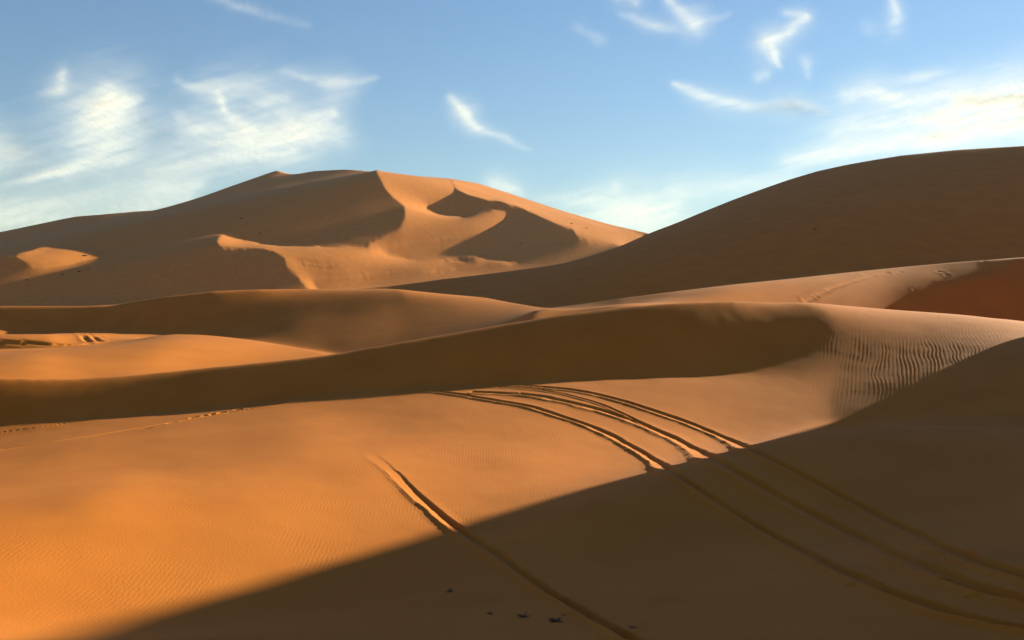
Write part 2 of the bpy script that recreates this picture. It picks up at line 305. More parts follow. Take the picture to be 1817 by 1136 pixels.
# ---------------------------------------------------------------- materials
def nodes_of(m):
    m.use_nodes = True; nt = m.node_tree; nt.nodes.clear(); return nt
def sand_material(name, lo, hi, ripple=0.0, rp=.06, grain=1.0):
    m = bpy.data.materials.new(name); nt = nodes_of(m); N = nt.nodes.new; L = nt.links.new
    out = N('ShaderNodeOutputMaterial'); b = N('ShaderNodeBsdfPrincipled'); L(b.outputs[0], out.inputs[0])
    b.inputs['Roughness'].default_value = .9; b.inputs['Specular IOR Level'].default_value = .12
    tc = N('ShaderNodeTexCoord')
    def noise(scale, detail, rough=.55):
        n = N('ShaderNodeTexNoise'); n.inputs['Scale'].default_value = scale; n.inputs['Detail'].default_value = detail; n.inputs['Roughness'].default_value = rough
        L(tc.outputs['Object'], n.inputs['Vector']); return n
    n1 = noise(.35, 5); n2 = noise(60, 2, .7)
    add = N('ShaderNodeMath'); add.operation = 'MULTIPLY_ADD'; L(n2.outputs[0], add.inputs[0]); add.inputs[1].default_value = .5*grain; L(n1.outputs[0], add.inputs[2])
    mr = N('ShaderNodeMapRange'); mr.inputs[1].default_value = .35+.2*grain; mr.inputs[2].default_value = .65+.3*grain; L(add.outputs[0], mr.inputs[0])
    mx = N('ShaderNodeMix'); mx.data_type = 'RGBA'; mx.inputs['A'].default_value = (*lo,1); mx.inputs['B'].default_value = (*hi,1); L(mr.outputs[0], mx.inputs['Factor'])
    L(mx.outputs['Result'], b.inputs['Base Color'])
    bp = N('ShaderNodeBump'); bp.inputs['Strength'].default_value = 1; bp.inputs['Distance'].default_value = 1
    n3 = noise(28, 3, .6)
    h = N('ShaderNodeMath'); h.operation = 'MULTIPLY'; L(n3.outputs[0], h.inputs[0]); h.inputs[1].default_value = .006*grain
    last = h
    if ripple:
        mp = N('ShaderNodeMapping'); mp.inputs['Rotation'].default_value = (0,0,math.radians(-2)); L(tc.outputs['Object'], mp.inputs['Vector'])
        wv = N('ShaderNodeTexWave'); wv.bands_direction = 'X'; wv.inputs['Scale'].default_value = .314/rp
        wv.inputs['Distortion'].default_value = 4.; wv.inputs['Detail'].default_value = 2; wv.inputs['Detail Scale'].default_value = .9; L(mp.outputs[0], wv.inputs['Vector'])
        nm = noise(.45, 2); mk = N('ShaderNodeMapRange'); mk.inputs[1].default_value = .42; mk.inputs[2].default_value = .66; L(nm.outputs[0], mk.inputs[0])
        a = N('ShaderNodeMath'); a.operation = 'MULTIPLY'; L(wv.outputs['Fac'], a.inputs[0]); L(mk.outputs[0], a.inputs[1])
        c = N('ShaderNodeMath'); c.operation = 'MULTIPLY_ADD'; L(a.outputs[0], c.inputs[0]); c.inputs[1].default_value = ripple; L(h.outputs[0], c.inputs[2]); last = c
    L(last.outputs[0], bp.inputs['Height']); L(bp.outputs[0], b.inputs['Normal'])
    return m
LO, HI = (.44,.121,.0095), (.51,.147,.0145)
M_NEAR = sand_material('fine_rippled_sand', LO, HI, ripple=.0013, rp=.08)
M_TRACK = sand_material('churned_sand', (.44,.121,.0095), (.515,.149,.0148), grain=1.5)
M_MID = sand_material('dune_sand', (.455,.128,.010), (.52,.152,.0148), grain=.6)  # slightly lighter than the near sand, lifting dim sunlit faces by colour
M_FAR = sand_material('far_dune_sand', (.48,.153,.024), (.545,.177,.032), grain=.4)  # paler than the near sand: missing sunlight made up in the colour
def plain_material(name, c0, c1, scale=30, rough=.8):
    m = bpy.data.materials.new(name); nt = nodes_of(m); N = nt.nodes.new; L = nt.links.new
    out = N('ShaderNodeOutputMaterial'); b = N('ShaderNodeBsdfPrincipled'); L(b.outputs[0], out.inputs[0]); b.inputs['Roughness'].default_value = rough
    tc = N('ShaderNodeTexCoord'); n = N('ShaderNodeTexNoise'); n.inputs['Scale'].default_value = scale; L(tc.outputs['Object'], n.inputs['Vector'])
    mx = N('ShaderNodeMix'); mx.data_type = 'RGBA'; mx.inputs['A'].default_value = (*c0,1); mx.inputs['B'].default_value = (*c1,1); L(n.outputs[0], mx.inputs['Factor']); L(mx.outputs['Result'], b.inputs['Base Color'])
    return m
# ---------------------------------------------------------------- terrain
u, w, e, rank, idn, gt, cd = solve()
nw, nu = e.shape
px = CX+F*u
lw = [np.log(c) for c in cd]
k3 = np.array([.25,.5,.25])
e2 = e.copy()                                    # take the solver's row steps off the near rows
e2[1:-1] = .25*e[:-2]+.5*e[1:-1]+.25*e[2:]; e2[:,1:-1] = .25*e2[:,:-2]+.5*e2[:,1:-1]+.25*e2[:,2:]
blend = 1-sstep(math.log(150), math.log(200), w)[:,None]
e = (e*(1-blend)+e2*blend)
def up2(a, axis):                                # Catmull-Rom doubling
    a = np.moveaxis(a, axis, 0); n = len(a); o = np.empty((2*n-1,)+a.shape[1:], np.float64); o[::2] = a
    p = np.concatenate([a[:1]*2-a[1:2], a, a[-1:]*2-a[-2:-1]])
    o[1::2] = (-p[:n-1]+9*p[1:n]+9*p[2:n+1]-p[3:n+2])/16
    return np.moveaxis(o, 0, axis)
RN = int(np.searchsorted(w, math.log(66.)-1e-6))
wn = np.interp(np.arange(2*RN+1)/2, np.arange(nw), w); un = np.interp(np.arange(2*nu-1)/2, np.arange(nu), u)
en = up2(up2(e[:RN+1], 0), 1)
en[-1,1::2] = .5*(en[-1,:-1:2]+en[-1,2::2])
Yn = np.exp(wn)[:,None]+0*un[None]; Xn = un[None]*Yn; Zn = en*Yn
Zbase = Zn.copy()
pxn = CX+F*un; pyn = CY-F*en
# where a picture point lies on the near ground
def hit(p, q, far=None):
    j = np.interp(p, pxn, np.arange(len(pxn))); j0 = int(j); f = j-j0
    col = pyn[:,j0]*(1-f)+pyn[:,min(j0+1,len(pxn)-1)]*f
    i = np.argmax(col < q)
    if i == 0: i = 1
    t = (col[i-1]-q)/(col[i-1]-col[i]+1e-12); y = math.exp(wn[i-1]+(wn[i]-wn[i-1])*min(max(t,0),1))
    return np.array([(p-CX)/F*y, y, (CY-q)/F*y])
pyc = CY-F*e
def hit_far(p, q, dmin):
    j = int(np.clip(np.searchsorted(px, p), 1, nu-1)); i0 = np.searchsorted(w, math.log(dmin))
    col = pyc[:,j]; i = i0+int(np.argmax(col[i0:] < q)); y = math.exp(w[i]); return np.array([(p-CX)/F*y, y, (CY-q)/F*y])
# low swells and the wind's ripples, in the sand itself
amp_fade = sstep(1.6, 2.6, wn)[:,None]*(1-sstep(3.95, 4.15, wn))[:,None]
Zn = Zn + amp_fade*(.010*fbm(Xn/2.3, Yn/2.6, 3)+.004*fbm(Xn/.7+5, Yn/.9, 2))
gx_ = np.exp(-((pxn[None]-1700)/150)**2-((pyn-645)/60)**2) + .3*np.exp(-((pxn[None]-1540)/100)**2-((pyn-610)/50)**2) + .25*np.exp(-((pxn[None]-1600)/150)**2-((pyn-720)/60)**2)+.15*np.exp(-((pxn[None]-1400)/150)**2-((pyn-545)/16)**2)+.1*np.exp(-((pxn[None]-1300)/260)**2-((pyn-690)/26)**2)
rip = np.clip(gx_,0,1.1)*(rank.repeat(2,0).repeat(2,1)[:len(wn),:len(un)]==0)
Xr = Xn*.949-Yn*.315; Yr = Xn*.315+Yn*.949; warp = .55*vnoise(Xr*.8, Yr*.35)+.3*vnoise(Xr*2.1+9, Yr*.8)
lam = .15
ph = 2*np.pi*(Xn*.949-Yn*.315+warp*.13)/lam
wave = np.sin(ph)+.28*np.sin(2*ph+.9)
ph2 = 2*np.pi*(Xn*.949-Yn*.315+.2*warp)/.13
Zn = Zn + rip*(.0028*wave*(.55+.6*vnoise(Xr*.5+40,Yr*.25))+.0012*np.sin(ph2))
# tyre ruts: picture polylines brought down to the ground, then pressed in
def poly_plan(pts, n=14):
    p = catmull([q[:2] for q in pts], closed=False, n=n)
    return np.array([hit(a, b)[:2] for a, b in p])
TRACKS = [
 ('single rut, deep and alone', [(640,795),(672,817),(700,841),(740,881),(790,923),(830,953),(870,979),(920,1014),(960,1043),(1010,1073),(1060,1102),(1130,1140),(1190,1175)], .2, .046, .034, 'fade', .6),
 ('lower', [(640,700),(700,694),(750,694),(800,698),(841,705),(896,714),(943,723),(987,737),(1034,752),(1075,769),(1116,791),(1158,816),(1199,845),(1250,877),(1297,907),(1350,939),(1407,971),(1460,998),(1517,1025),(1590,1056),(1700,1093),(1817,1117),(1900,1132)], .21, .041, .036, None, .85),
 ('middle', [(860,697),(938,701),(993,711),(1048,724),(1089,736),(1130,750),(1172,768),(1213,788),(1254,811),(1297,835),(1370,876),(1444,916),(1517,953),(1590,988),(1664,1018),(1737,1046),(1817,1066),(1900,1084)], .29, .046, .038, None, .85),
 ('middle feeder', [(800,688),(870,687),(951,692),(993,698),(1034,708),(1075,721),(1110,737),(1150,757)], .12, .04, .03, None, 1.),
 ('upper', [(860,683),(930,685),(1006,691),(1048,698),(1089,708),(1130,720),(1172,734),(1213,748),(1254,764),(1295,782),(1333,800),(1407,836),(1480,876),(1554,915),(1627,950),(1700,985),(1817,1024),(1900,1050)], .23, .041, .036, None, .85),
 ('left upper', [(-15,771),(0,768),(60,760),(130,750),(190,742),(240,736)], .11, .032, .022, 'end', 1.),
 ('left lower', [(-15,802),(0,799),(100,783),(200,767),(300,750),(400,733),(460,724),(540,711),(600,704),(650,699),(700,696)], .12, .045, .026, None, 1.)]
flatX, flatY = Xn.ravel(), Yn.ravel(); dz = np.zeros(flatX.shape); owner = np.full(flatX.shape, -1, np.int8)
vis0 = (np.repeat(np.repeat(rank[:RN+1],2,0),2,1)[:len(wn),:len(un)]==0).ravel() & (flatY > 5.5)
for ti, (nm, pts, half, dep, berm, mode, taper) in enumerate(TRACKS):
    P = poly_plan(pts)
    seg = np.concatenate([[0], np.cumsum(np.hypot(*np.diff(P,axis=0).T))]); m = max(40, int(seg[-1]/.08)); s = np.linspace(0, seg[-1], m)
    P = np.stack([np.interp(s, seg, P[:,0]), np.interp(s, seg, P[:,1])], 1)
    ker = np.hanning(25); ker /= ker.sum()
    P = np.stack([np.convolve(np.pad(P[:,k],12,'edge'), ker, 'valid') for k in (0,1)], 1)
    T = np.gradient(P, axis=0); T /= np.hypot(T[:,0],T[:,1])[:,None]
    reach = half*2.6
    for a in range(0, m-1, 24):
        Q = P[a:a+25]; tq = T[a:a+25]
        box = np.nonzero((flatX>Q[:,0].min()-reach)&(flatX<Q[:,0].max()+reach)&(flatY>Q[:,1].min()-reach)&(flatY<Q[:,1].max()+reach)&vis0)[0]
        if not len(box): continue
        dx = flatX[box,None]-Q[None,:,0]; dy = flatY[box,None]-Q[None,:,1]; d2 = dx*dx+dy*dy
        k = d2.argmin(1); r = np.arange(len(box)); lat = dx[r,k]*tq[k,1]-dy[r,k]*tq[k,0]; d = np.sqrt(d2[r,k]); at = s[np.minimum(a+k,m-1)]
        inside = np.abs(d) < reach
        box, lat, at = box[inside], lat[inside], at[inside]
        al = np.ones(len(at))
        if mode == 'fade': al = sstep(0, 9., at)
        if mode == 'end': al = 1-sstep(seg[-1]*.6, seg[-1], at)
        wob = half*(1+.12*vnoise(at*1.3+ti*7, at*0+ti))
        lat = lat+.02*vnoise(at*2.1, at*0+ti*3.)
        fr = np.clip(at/seg[-1], 0, 1); wob = wob*(1-(1-taper)*fr)
        q = lat/wob
        hgt = np.interp(q, [-2.3,-1.6,-1.15,-.92,-.6,-.48,.75,1.05,1.25,1.8,2.5], [0,.12*berm,.3*berm,.15*berm,-.92*dep,-dep,.4*berm,berm,.85*berm,.15*berm,0])
        sand = 1+.22*vnoise(at*2.1, q*1.3)+.16*vnoise(at*7, q*3+3)
        tread = .004*np.sin(at*2*np.pi/.14)*np.exp(-((q+.1)/.5)**4)
        rut = hgt*sand*(1+(.7 if half > .15 else 0)*fr); bm = 0
        v = (rut+bm+tread)*al
        old = dz[box]; better = np.abs(v) > np.abs(old)
        dz[box] = np.where(better, v, old)
        near = np.abs(q) < 1.75
        owner[box[near & better]] = ti
Zn = Zn + dz.reshape(Zn.shape)
# a few shallow footprints beside the left ruts
for fk, (fx, fy) in enumerate(((345,741),(359,739),(377,735.5),(393,733),(425,726.5),(468,717.5),(303,751),(262,760.5))):
    c = hit(fx, fy); fd = (.03,.045,.035,.05,.025,.02,.018,.014)[fk]; d2 = ((Xn-c[0]+.1*vnoise(Xn*4,Yn*3))/(.13+.02*(fk%3)))**2+((Yn-c[1])/(.22+.05*(fk%2)))**2
    Zn = Zn - fd*np.exp(-d2**2) + .3*fd*np.exp(-((np.sqrt(d2)-1.4)/.35)**2)
near_z = Zn
# coarse rows beyond
Yc = np.exp(w)[:,None]+0*u[None]; Xc = u[None]*Yc; Zc = e*Yc
Zc[RN,:] = near_z[-1,::2]
far_a = sstep(math.log(70), math.log(90), w)[:,None]
Zc = Zc + far_a*(.005*fbm(Xc/6, Yc/9, 2)*(1-sstep(math.log(180),math.log(300),w)[:,None]))
# the long thin trail and the trampled marks on the lit dune behind
def press_far(pts, half, dep, dmin, closed=False):
    global Zc
    P = np.array([hit_far(a,b,dmin)[:2] for a,b in catmull(pts, closed=False, n=10)])
    i0, i1 = np.searchsorted(w, [math.log(P[:,1].min()*.97), math.log(P[:,1].max()*1.03)]); j0, j1 = np.searchsorted(u, [(P[:,0]/P[:,1]).min()-.02, (P[:,0]/P[:,1]).max()+.02])
    d = np.full((i1-i0, j1-j0), 1e9)
    for q in P: d = np.minimum(d, np.hypot(Xc[i0:i1,j0:j1]-q[0], Yc[i0:i1,j0:j1]-q[1]))
    Zc[i0:i1,j0:j1] += -dep*np.exp(-(d/half)**2)+.5*dep*np.exp(-((d-2*half)/half)**2)
# ---- objects from faces
def grid_normals(X, Y, Z):
    du_ = np.stack([np.gradient(A, axis=1) for A in (X,Y,Z)], -1); dv_ = np.stack([np.gradient(A, axis=0) for A in (X,Y,Z)], -1)
    n = np.cross(du_, dv_); return n/np.linalg.norm(n, axis=-1, keepdims=True)
SPLIT = (972-CX)/F
def bounds(uu):
    out = []
    for k in range(NR-1):
        c = np.interp(uu, u, lw[k]); v = np.log(ip(CX+F*uu, EMERGE[k+1][0], EMERGE[k+1][2])); out.append(c*.55+np.maximum(v, c+.004)*.45)
    return np.array(out)
press_far([(1430,537),(1470,517),(1500,505.5),(1540,493),(1575,484)], .25, .06, 80)
for fx, fy in ((1517,487),(1524,490),(1590,487),(1597,483),(1664,482),(1672,484),(1680,489),(1668,503),(1675,507),(1688,502),(1624,516),(1630,513),(1745,464)):
    press_far([(fx,fy),(fx+1.5,fy+1)], .2, .035, 80)
for pts in ([(140,592),(148,597),(152,603),(158,608)],[(160,593),(165,598),(172,604),(178,606)],[(172,594),(178,599)],[(0,611),(40,611),(80,613),(120,614),(160,611)]):
    press_far(pts, .22, .09, 83)
def ids_of(wv, uv):
    B = bounds(uv); r = (wv[:,None,None] > B.T[None]).sum(2)        # 0..4 dune by dune
    obj = np.array([0,1,2,4,5])[r]; obj[(r==2) & (uv[None] > SPLIT)] = 3
    return obj
DUNES = [('sand_dune','broad golden dune nearest the camera, crossed by tyre ruts, its hump darkening the middle of the view', M_NEAR),
 ('sand_dune','small smooth bright dune tongue behind the dark band at the left edge','', ),
 ('sand_dune','long low dune with dark back and dim golden flank below the highest dune',''),
 ('sand_dune','bright strip of trampled dune between the rippled hump and the big brown dune',''),
 ('sand_dune','huge brown dune wholly in shade rising to the right edge',''),
 ('sand_dune','tallest and farthest dune with pointed top, curved bright bowl and sharp crests','')]
DM = [M_NEAR, M_MID, M_MID, M_MID, M_MID, M_FAR]
blocks = []
on = ids_of(.5*(wn[1:]+wn[:-1]), .5*(un[1:]+un[:-1]))
nn = grid_normals(Xn, Yn, near_z)
blocks.append((np.stack([Xn,Yn,near_z],-1).reshape(-1,3), nn.reshape(-1,3), on, Xn.shape))
oc = ids_of(.5*(w[RN+1:]+w[RN:-1]), .5*(u[1:]+u[:-1]))
nc = grid_normals(Xc, Yc, Zc)[RN:].copy(); nc[0] = nn[-1,::2]
blocks.append((np.stack([Xc,Yc,Zc],-1)[RN:].reshape(-1,3), nc.reshape(-1,3), oc, Xc[RN:].shape))
own = owner.reshape(Xn.shape); q4 = np.stack([own[:-1,:-1],own[:-1,1:],own[1:,:-1],own[1:,1:]]); trk = np.where((q4>=0).all(0), q4[0], -1)
trk[on != 0] = -1
def gather(sel):
    cos, nos, fcs, base = [], [], [], 0
    for (co, no, ob, sh), m in zip(blocks, sel):
        i, j = np.nonzero(m)
        if not len(i): continue
        a = i*sh[1]+j; f = np.stack([a, a+1, a+sh[1]+1, a+sh[1]], 1)
        used, inv = np.unique(f, return_inverse=True)
        cos.append(co[used]); nos.append(no[used]); fcs.append(inv.reshape(-1,4)+base); base += len(used)
    return np.concatenate(cos), np.concatenate(nos), np.concatenate(fcs)
for k, d in enumerate(DUNES):
    m0 = (on==k) & (trk<0) if k==0 else on==k
    co, no, fc = gather((m0, oc==k))
    o = mesh_from('sand_dune', co, fc, DM[k], no)
    tag(o, d[1], 'dune', None, 'structure')
TL = ['single deep tyre rut running alone through bright sand to the bottom edge',
 'lowest of the four curved tyre ruts sweeping to the right edge','widest tyre rut, between the lowest and the upper curved rut',
 'short tyre rut that joins the widest rut near the top of the bend','uppermost of the curved tyre ruts sweeping across the shadow edge',
 'faint broken tyre rut close under the dark band at left','long thin tyre rut at left leading up to the curved ruts']
for k in range(len(TRACKS)):
    m = trk==k
    if m.any():
        co, no, fc = gather((m, np.zeros_like(oc, bool)))
        tag(mesh_from('tyre_track', co, fc, M_TRACK, no), TL[k], 'tyre track', None, 'structure')
# ---- the dune beside the photographer, out of the picture to the right, that throws the near shadow
SUN = np.array([CD*math.cos(EL), SD*math.cos(EL), math.sin(EL)])
EDGE = [(20,1152),(75,1136),(190,1105),(300,1076),(410,1049),(500,1022),(640,984),(800,936),(1000,880),(1150,843),(1250,815),(1330,793),(1400,772),(1450,757),(1510,744),(1580,733),(1660,723),(1750,713)]
crest = []
for k, (a, b) in enumerate(EDGE):
    P = hit(a, b); t = 76-(76-30)*min(1, k/14)**.75 - max(0, k-14)*3.2
    crest.append([P[0]+CD*t, P[1]+SD*t, P[2]+TE*t-(1.9*min(1, (k-13)/2) if k > 13 else 0)])
crest = np.array(crest)
print('caster', crest.round(1).tolist())
g0 = crest[0]-crest[3]; g1 = crest[-1]-crest[-3]; nl = len(crest)+2
CRN = np.concatenate([[crest[0]+g0*12], [crest[0]+g0*5], crest, [crest[-1]+g1*.35+np.array([0,0,-2.2])], [crest[-1]+g1*.9+np.array([0,0,-7.])], [crest[-1]+g1*1.8+np.array([0,0,-16.])]])
d0 = CRN[-1]-CRN[0]; d0[2] = 0; d0 /= np.linalg.norm(d0); nr = np.array([-d0[1], d0[0], 0])   # towards the picture
prof = [(-46,-46),(-34,-35),(-24,-25),(-15,-15.7),(-8,-8.4),(-3.5,-3.6),(-1.2,-1.1),(-.4,-.3),(0,0),(.8,-.2),(3.5,-1.6),(8,-4.2),(15,-8.3),(24,-13.8),(34,-19.5),(46,-26)]
V = []
for ci, c in enumerate(CRN):
    q = float(np.interp(ci, [8, nl-5], [1, .36]))          # the spur narrows to a sharp nose
    for a, b in prof: V.append([c[0]+nr[0]*a*q, c[1]+nr[1]*a*q, c[2]+b])
n = len(prof); f = np.array([[i*n+j, (i+1)*n+j, (i+1)*n+j+1, i*n+j+1] for i in range(len(CRN)-1) for j in range(n-1)])
if np.cross(np.array(V)[f[0,1]]-np.array(V)[f[0,0]], np.array(V)[f[0,3]]-np.array(V)[f[0,0]])[2] < 0: f = f[:,::-1]
tag(mesh_from('sand_dune', np.array(V), f, M_MID), 'steep dune just outside the right edge, throwing the shadow over the ruts', 'dune', None, 'structure')
# ---- desert floor far out
R_ = 1700.; ring = 96; V = [(0,0,-15)]; f = []
for k in range(ring): a = 2*math.pi*k/ring; V.append((R_*math.cos(a), R_*math.sin(a), -15))
tag(mesh_from('ground', np.array(V), np.array([[0,1+k,1+(k+1)%ring] for k in range(ring)]), M_FAR), 'flat desert floor reaching the horizon behind the dunes', 'ground', None, 'structure')
# ---- desert air
bx = 1850.; z0, z1 = -16.2, 175.; V = np.array([(x,y,z) for z in (z0,z1) for x,y in ((-bx,-bx),(bx,-bx),(bx,bx),(-bx,bx))])
hz = mesh_from('haze', V, np.array([[3,2,1,0],[4,5,6,7],[0,1,5,4],[1,2,6,5],[2,3,7,6],[3,0,4,7]]), None, smooth=False)
hm = bpy.data.materials.new('desert_air'); nt = nodes_of(hm); ho = nt.nodes.new('ShaderNodeOutputMaterial'); pv = nt.nodes.new('ShaderNodeVolumePrincipled')
pv.inputs['Color'].default_value = (.86,.88,.92,1); pv.inputs['Density'].default_value = .00003; pv.inputs['Anisotropy'].default_value = .3
nt.links.new(pv.outputs[0], ho.inputs['Volume']); hz.data.materials.append(hm)
tag(hz, 'thin dusty air over the whole desert', 'haze', None, 'stuff')
# ---------------------------------------------------------------- dry plants
M_TWIG = plain_material('dry_twig', (.05,.03,.014), (.12,.07,.03), 80)
M_SHRUB = plain_material('desert_shrub_leaf', (.030,.026,.018), (.07,.055,.03), 3)
def tuft(name, size, n, seed, flat=.6):
    r = np.random.default_rng(seed); V = []; Fc = []
    for k in range(n):
        a = r.uniform(0, 2*math.pi); ln = size*r.uniform(.5,1.1); lean = r.uniform(.3,1.2)*flat; b = np.array([r.normal(0,size*.16), r.normal(0,size*.16), -size*.05])
        d = np.array([math.cos(a)*math.sin(lean), math.sin(a)*math.sin(lean), math.cos(lean)]); sd = np.cross(d, [0,0,1]); sd /= np.linalg.norm(sd)+1e-9
        wd = size*.035; up = np.cross(sd, d); pts = []
        for t, ww in ((0,1.3),(.4,1),(.75,.7),(1,.2)):
            c = b+d*ln*t+np.array([math.cos(a),math.sin(a),0])*ln*.25*t*t-np.array([0,0,.25])*ln*t*t
            pts.append((c, wd*ww))
        i0 = len(V)
        for c, ww in pts:
            for q in range(3): an = q*2.094; V.append(c+sd*ww*math.cos(an)+up*ww*math.sin(an))
        for s_ in range(3):
            for q in range(3): Fc.append([i0+s_*3+q, i0+s_*3+(q+1)%3, i0+(s_+1)*3+(q+1)%3, i0+(s_+1)*3+q])
    return np.array(V), np.array(Fc)
TUFTS = [(800,1050,14,26,'small dark dry tuft standing alone, highest of those beside the single rut'),
 (871,1090,13,20,'loose faded dry tuft left of the two thick tufts'),
 (928,1095,17,40,'thick dark dry tuft with a low branch spreading to its left'),
 (986,1103,19,48,'biggest dark dry tuft, nearest the single rut near the bottom edge'),
 (1003,1093,10,14,'tiny sprig just right of the biggest dry tuft'),
 (1121,1115,15,20,'small dry tuft close to the bottom edge right of the single rut')]
for k, (a, b, wpx, n, lab) in enumerate(TUFTS):
    P = hit(a, b); sz = wpx/F*P[1]*.8
    V, Fc = tuft('dry_tuft', sz, n, 20+k, 1.15)
    o = mesh_from('dry_tuft', V, Fc, M_TWIG); o.location = P
    tag(o, lab, 'dry plant', 'dry tufts in the shaded sand')
def shrub_mesh(seed, n=150):
    r = np.random.default_rng(seed); V = []; Fc = []
    for k in range(n):
        a = r.uniform(0,2*math.pi); rr = math.sqrt(r.uniform(0,1)); h = r.uniform(.05,1)*(1-.6*rr*rr)
        c = np.array([math.cos(a)*rr, math.sin(a)*rr*.8, h*.55]); d1 = r.normal(0,1,3); d1 /= np.linalg.norm(d1); d2 = np.cross(d1, r.normal(0,1,3)); d2 /= np.linalg.norm(d2)
        s_ = r.uniform(.1,.2); i = len(V); V += [c-d1*s_-d2*s_*.5, c+d1*s_-d2*s_*.5, c+d1*s_+d2*s_*.5, c-d1*s_+d2*s_*.5]; Fc.append([i,i+1,i+2,i+3])
    return np.array(V), np.array(Fc)
SH_ = [mesh_from('desert_shrub', *shrub_mesh(40+k), M_SHRUB, smooth=False) for k in range(3)]
SHRUBS = [(428,388,9,'left of two dark shrubs close together on the big shaded face of the tallest dune'),(437,398,7,'right and lower of two dark shrubs close together on the big shaded face'),
 (539,405,8,'darkest single shrub in the middle of the big shaded face'),(461,415,8,'shrub just above the narrow left end of the bright tongue'),(494,416,7,'shrub halfway between the bright tongue and the darkest single shrub'),
 (513,411,6,'faint shrub just left of the darkest single shrub'),(586,400,5,'tiny shrub right of the darkest single shrub on the shaded face'),
 (47,497,11,'leftmost of the shrubs in a line under the bright patch at left'),(75,494,7,'second shrub from the left under the bright patch'),(110,487.5,8,'middle shrub of the line under the bright patch'),(141,482,9,'wide shrub right of the middle under the bright patch'),(157,478,6,'upright small shrub ending the line under the bright patch'),
 (862,433,9,'shrub in the shaded hollow right of the curved bright bowl'),(883,443,9,'dark shrub just above the thin bright point of the low sheet'),(925,432,8,'faint shrub in the shaded hollow under the sharp ridge'),(832,449.5,7,'shrub at the dark slit in the bright low sheet'),
 (559,463,7,'shrub above the dark slit in the bright tongue'),(1013,397,7,'left of two small shrubs on the bright ridge running down to the gap'),(1040,405,5,'right of two small shrubs on the bright ridge'),(150,454,10,'dark shrub put in for a streak of shade inside the bright patch at left')]  # the last shrub is added in place of a streak of shade
for k, (a, b, wpx, lab) in enumerate(SHRUBS):
    P = hit_far(a, b, 300); sz = wpx/F*P[1]*.5
    o = SH_[k] if k < 3 else SH_[k%3].copy()
    if k >= 3: COL.objects.link(o)
    o.location = P-np.array([0,0,sz*.15]); o.scale = (sz, sz, sz*.8); o.rotation_euler = (0,0,k*1.7)
    tag(o, lab, 'shrub', 'shrubs on the tallest dune')
P = hit_far(1446, 408, 145); sz = 8/F*P[1]*.5
o = SH_[1].copy(); COL.objects.link(o); o.location = P; o.scale = (sz,sz,sz); tag(o, 'lone dark shrub on the huge brown dune in shade', 'shrub')
# ---------------------------------------------------------------- clouds
def cloud_material():
    m = bpy.data.materials.new('thin_ice_cloud'); nt = nodes_of(m); N = nt.nodes.new; L = nt.links.new
    out = N('ShaderNodeOutputMaterial'); mix = N('ShaderNodeMixShader'); tr = N('ShaderNodeBsdfTransparent'); ms = N('ShaderNodeMixShader')
    df = N('ShaderNodeBsdfDiffuse'); tl = N('ShaderNodeBsdfTranslucent'); df.inputs[0].default_value = (.82,.80,.78,1); tl.inputs[0].default_value = (.82,.80,.78,1)
    ms.inputs[0].default_value = .6; L(df.outputs[0], ms.inputs[1]); L(tl.outputs[0], ms.inputs[2])
    at = N('ShaderNodeAttribute'); at.attribute_name = 'veil'
    tc = N('ShaderNodeTexCoord'); nz = N('ShaderNodeTexNoise'); nz.inputs['Scale'].default_value = .008; nz.inputs['Detail'].default_value = 6; nz.inputs['Roughness'].default_value = .6
    L(tc.outputs['Object'], nz.inputs['Vector'])
    mr = N('ShaderNodeMapRange'); mr.inputs[1].default_value = .3; mr.inputs[2].default_value = .7; mr.inputs[3].default_value = .72; mr.inputs[4].default_value = 1.15; L(nz.outputs[0], mr.inputs[0])
    mu = N('ShaderNodeMath'); mu.operation = 'MULTIPLY'; mu.use_clamp = True; L(at.outputs['Fac'], mu.inputs[0]); L(mr.outputs[0], mu.inputs[1])
    L(mu.outputs[0], mix.inputs[0]); L(tr.outputs[0], mix.inputs[1]); L(ms.outputs[0], mix.inputs[2]); L(mix.outputs[0], out.inputs[0])
    return m
M_CLOUD = cloud_material()
HC = 1300.
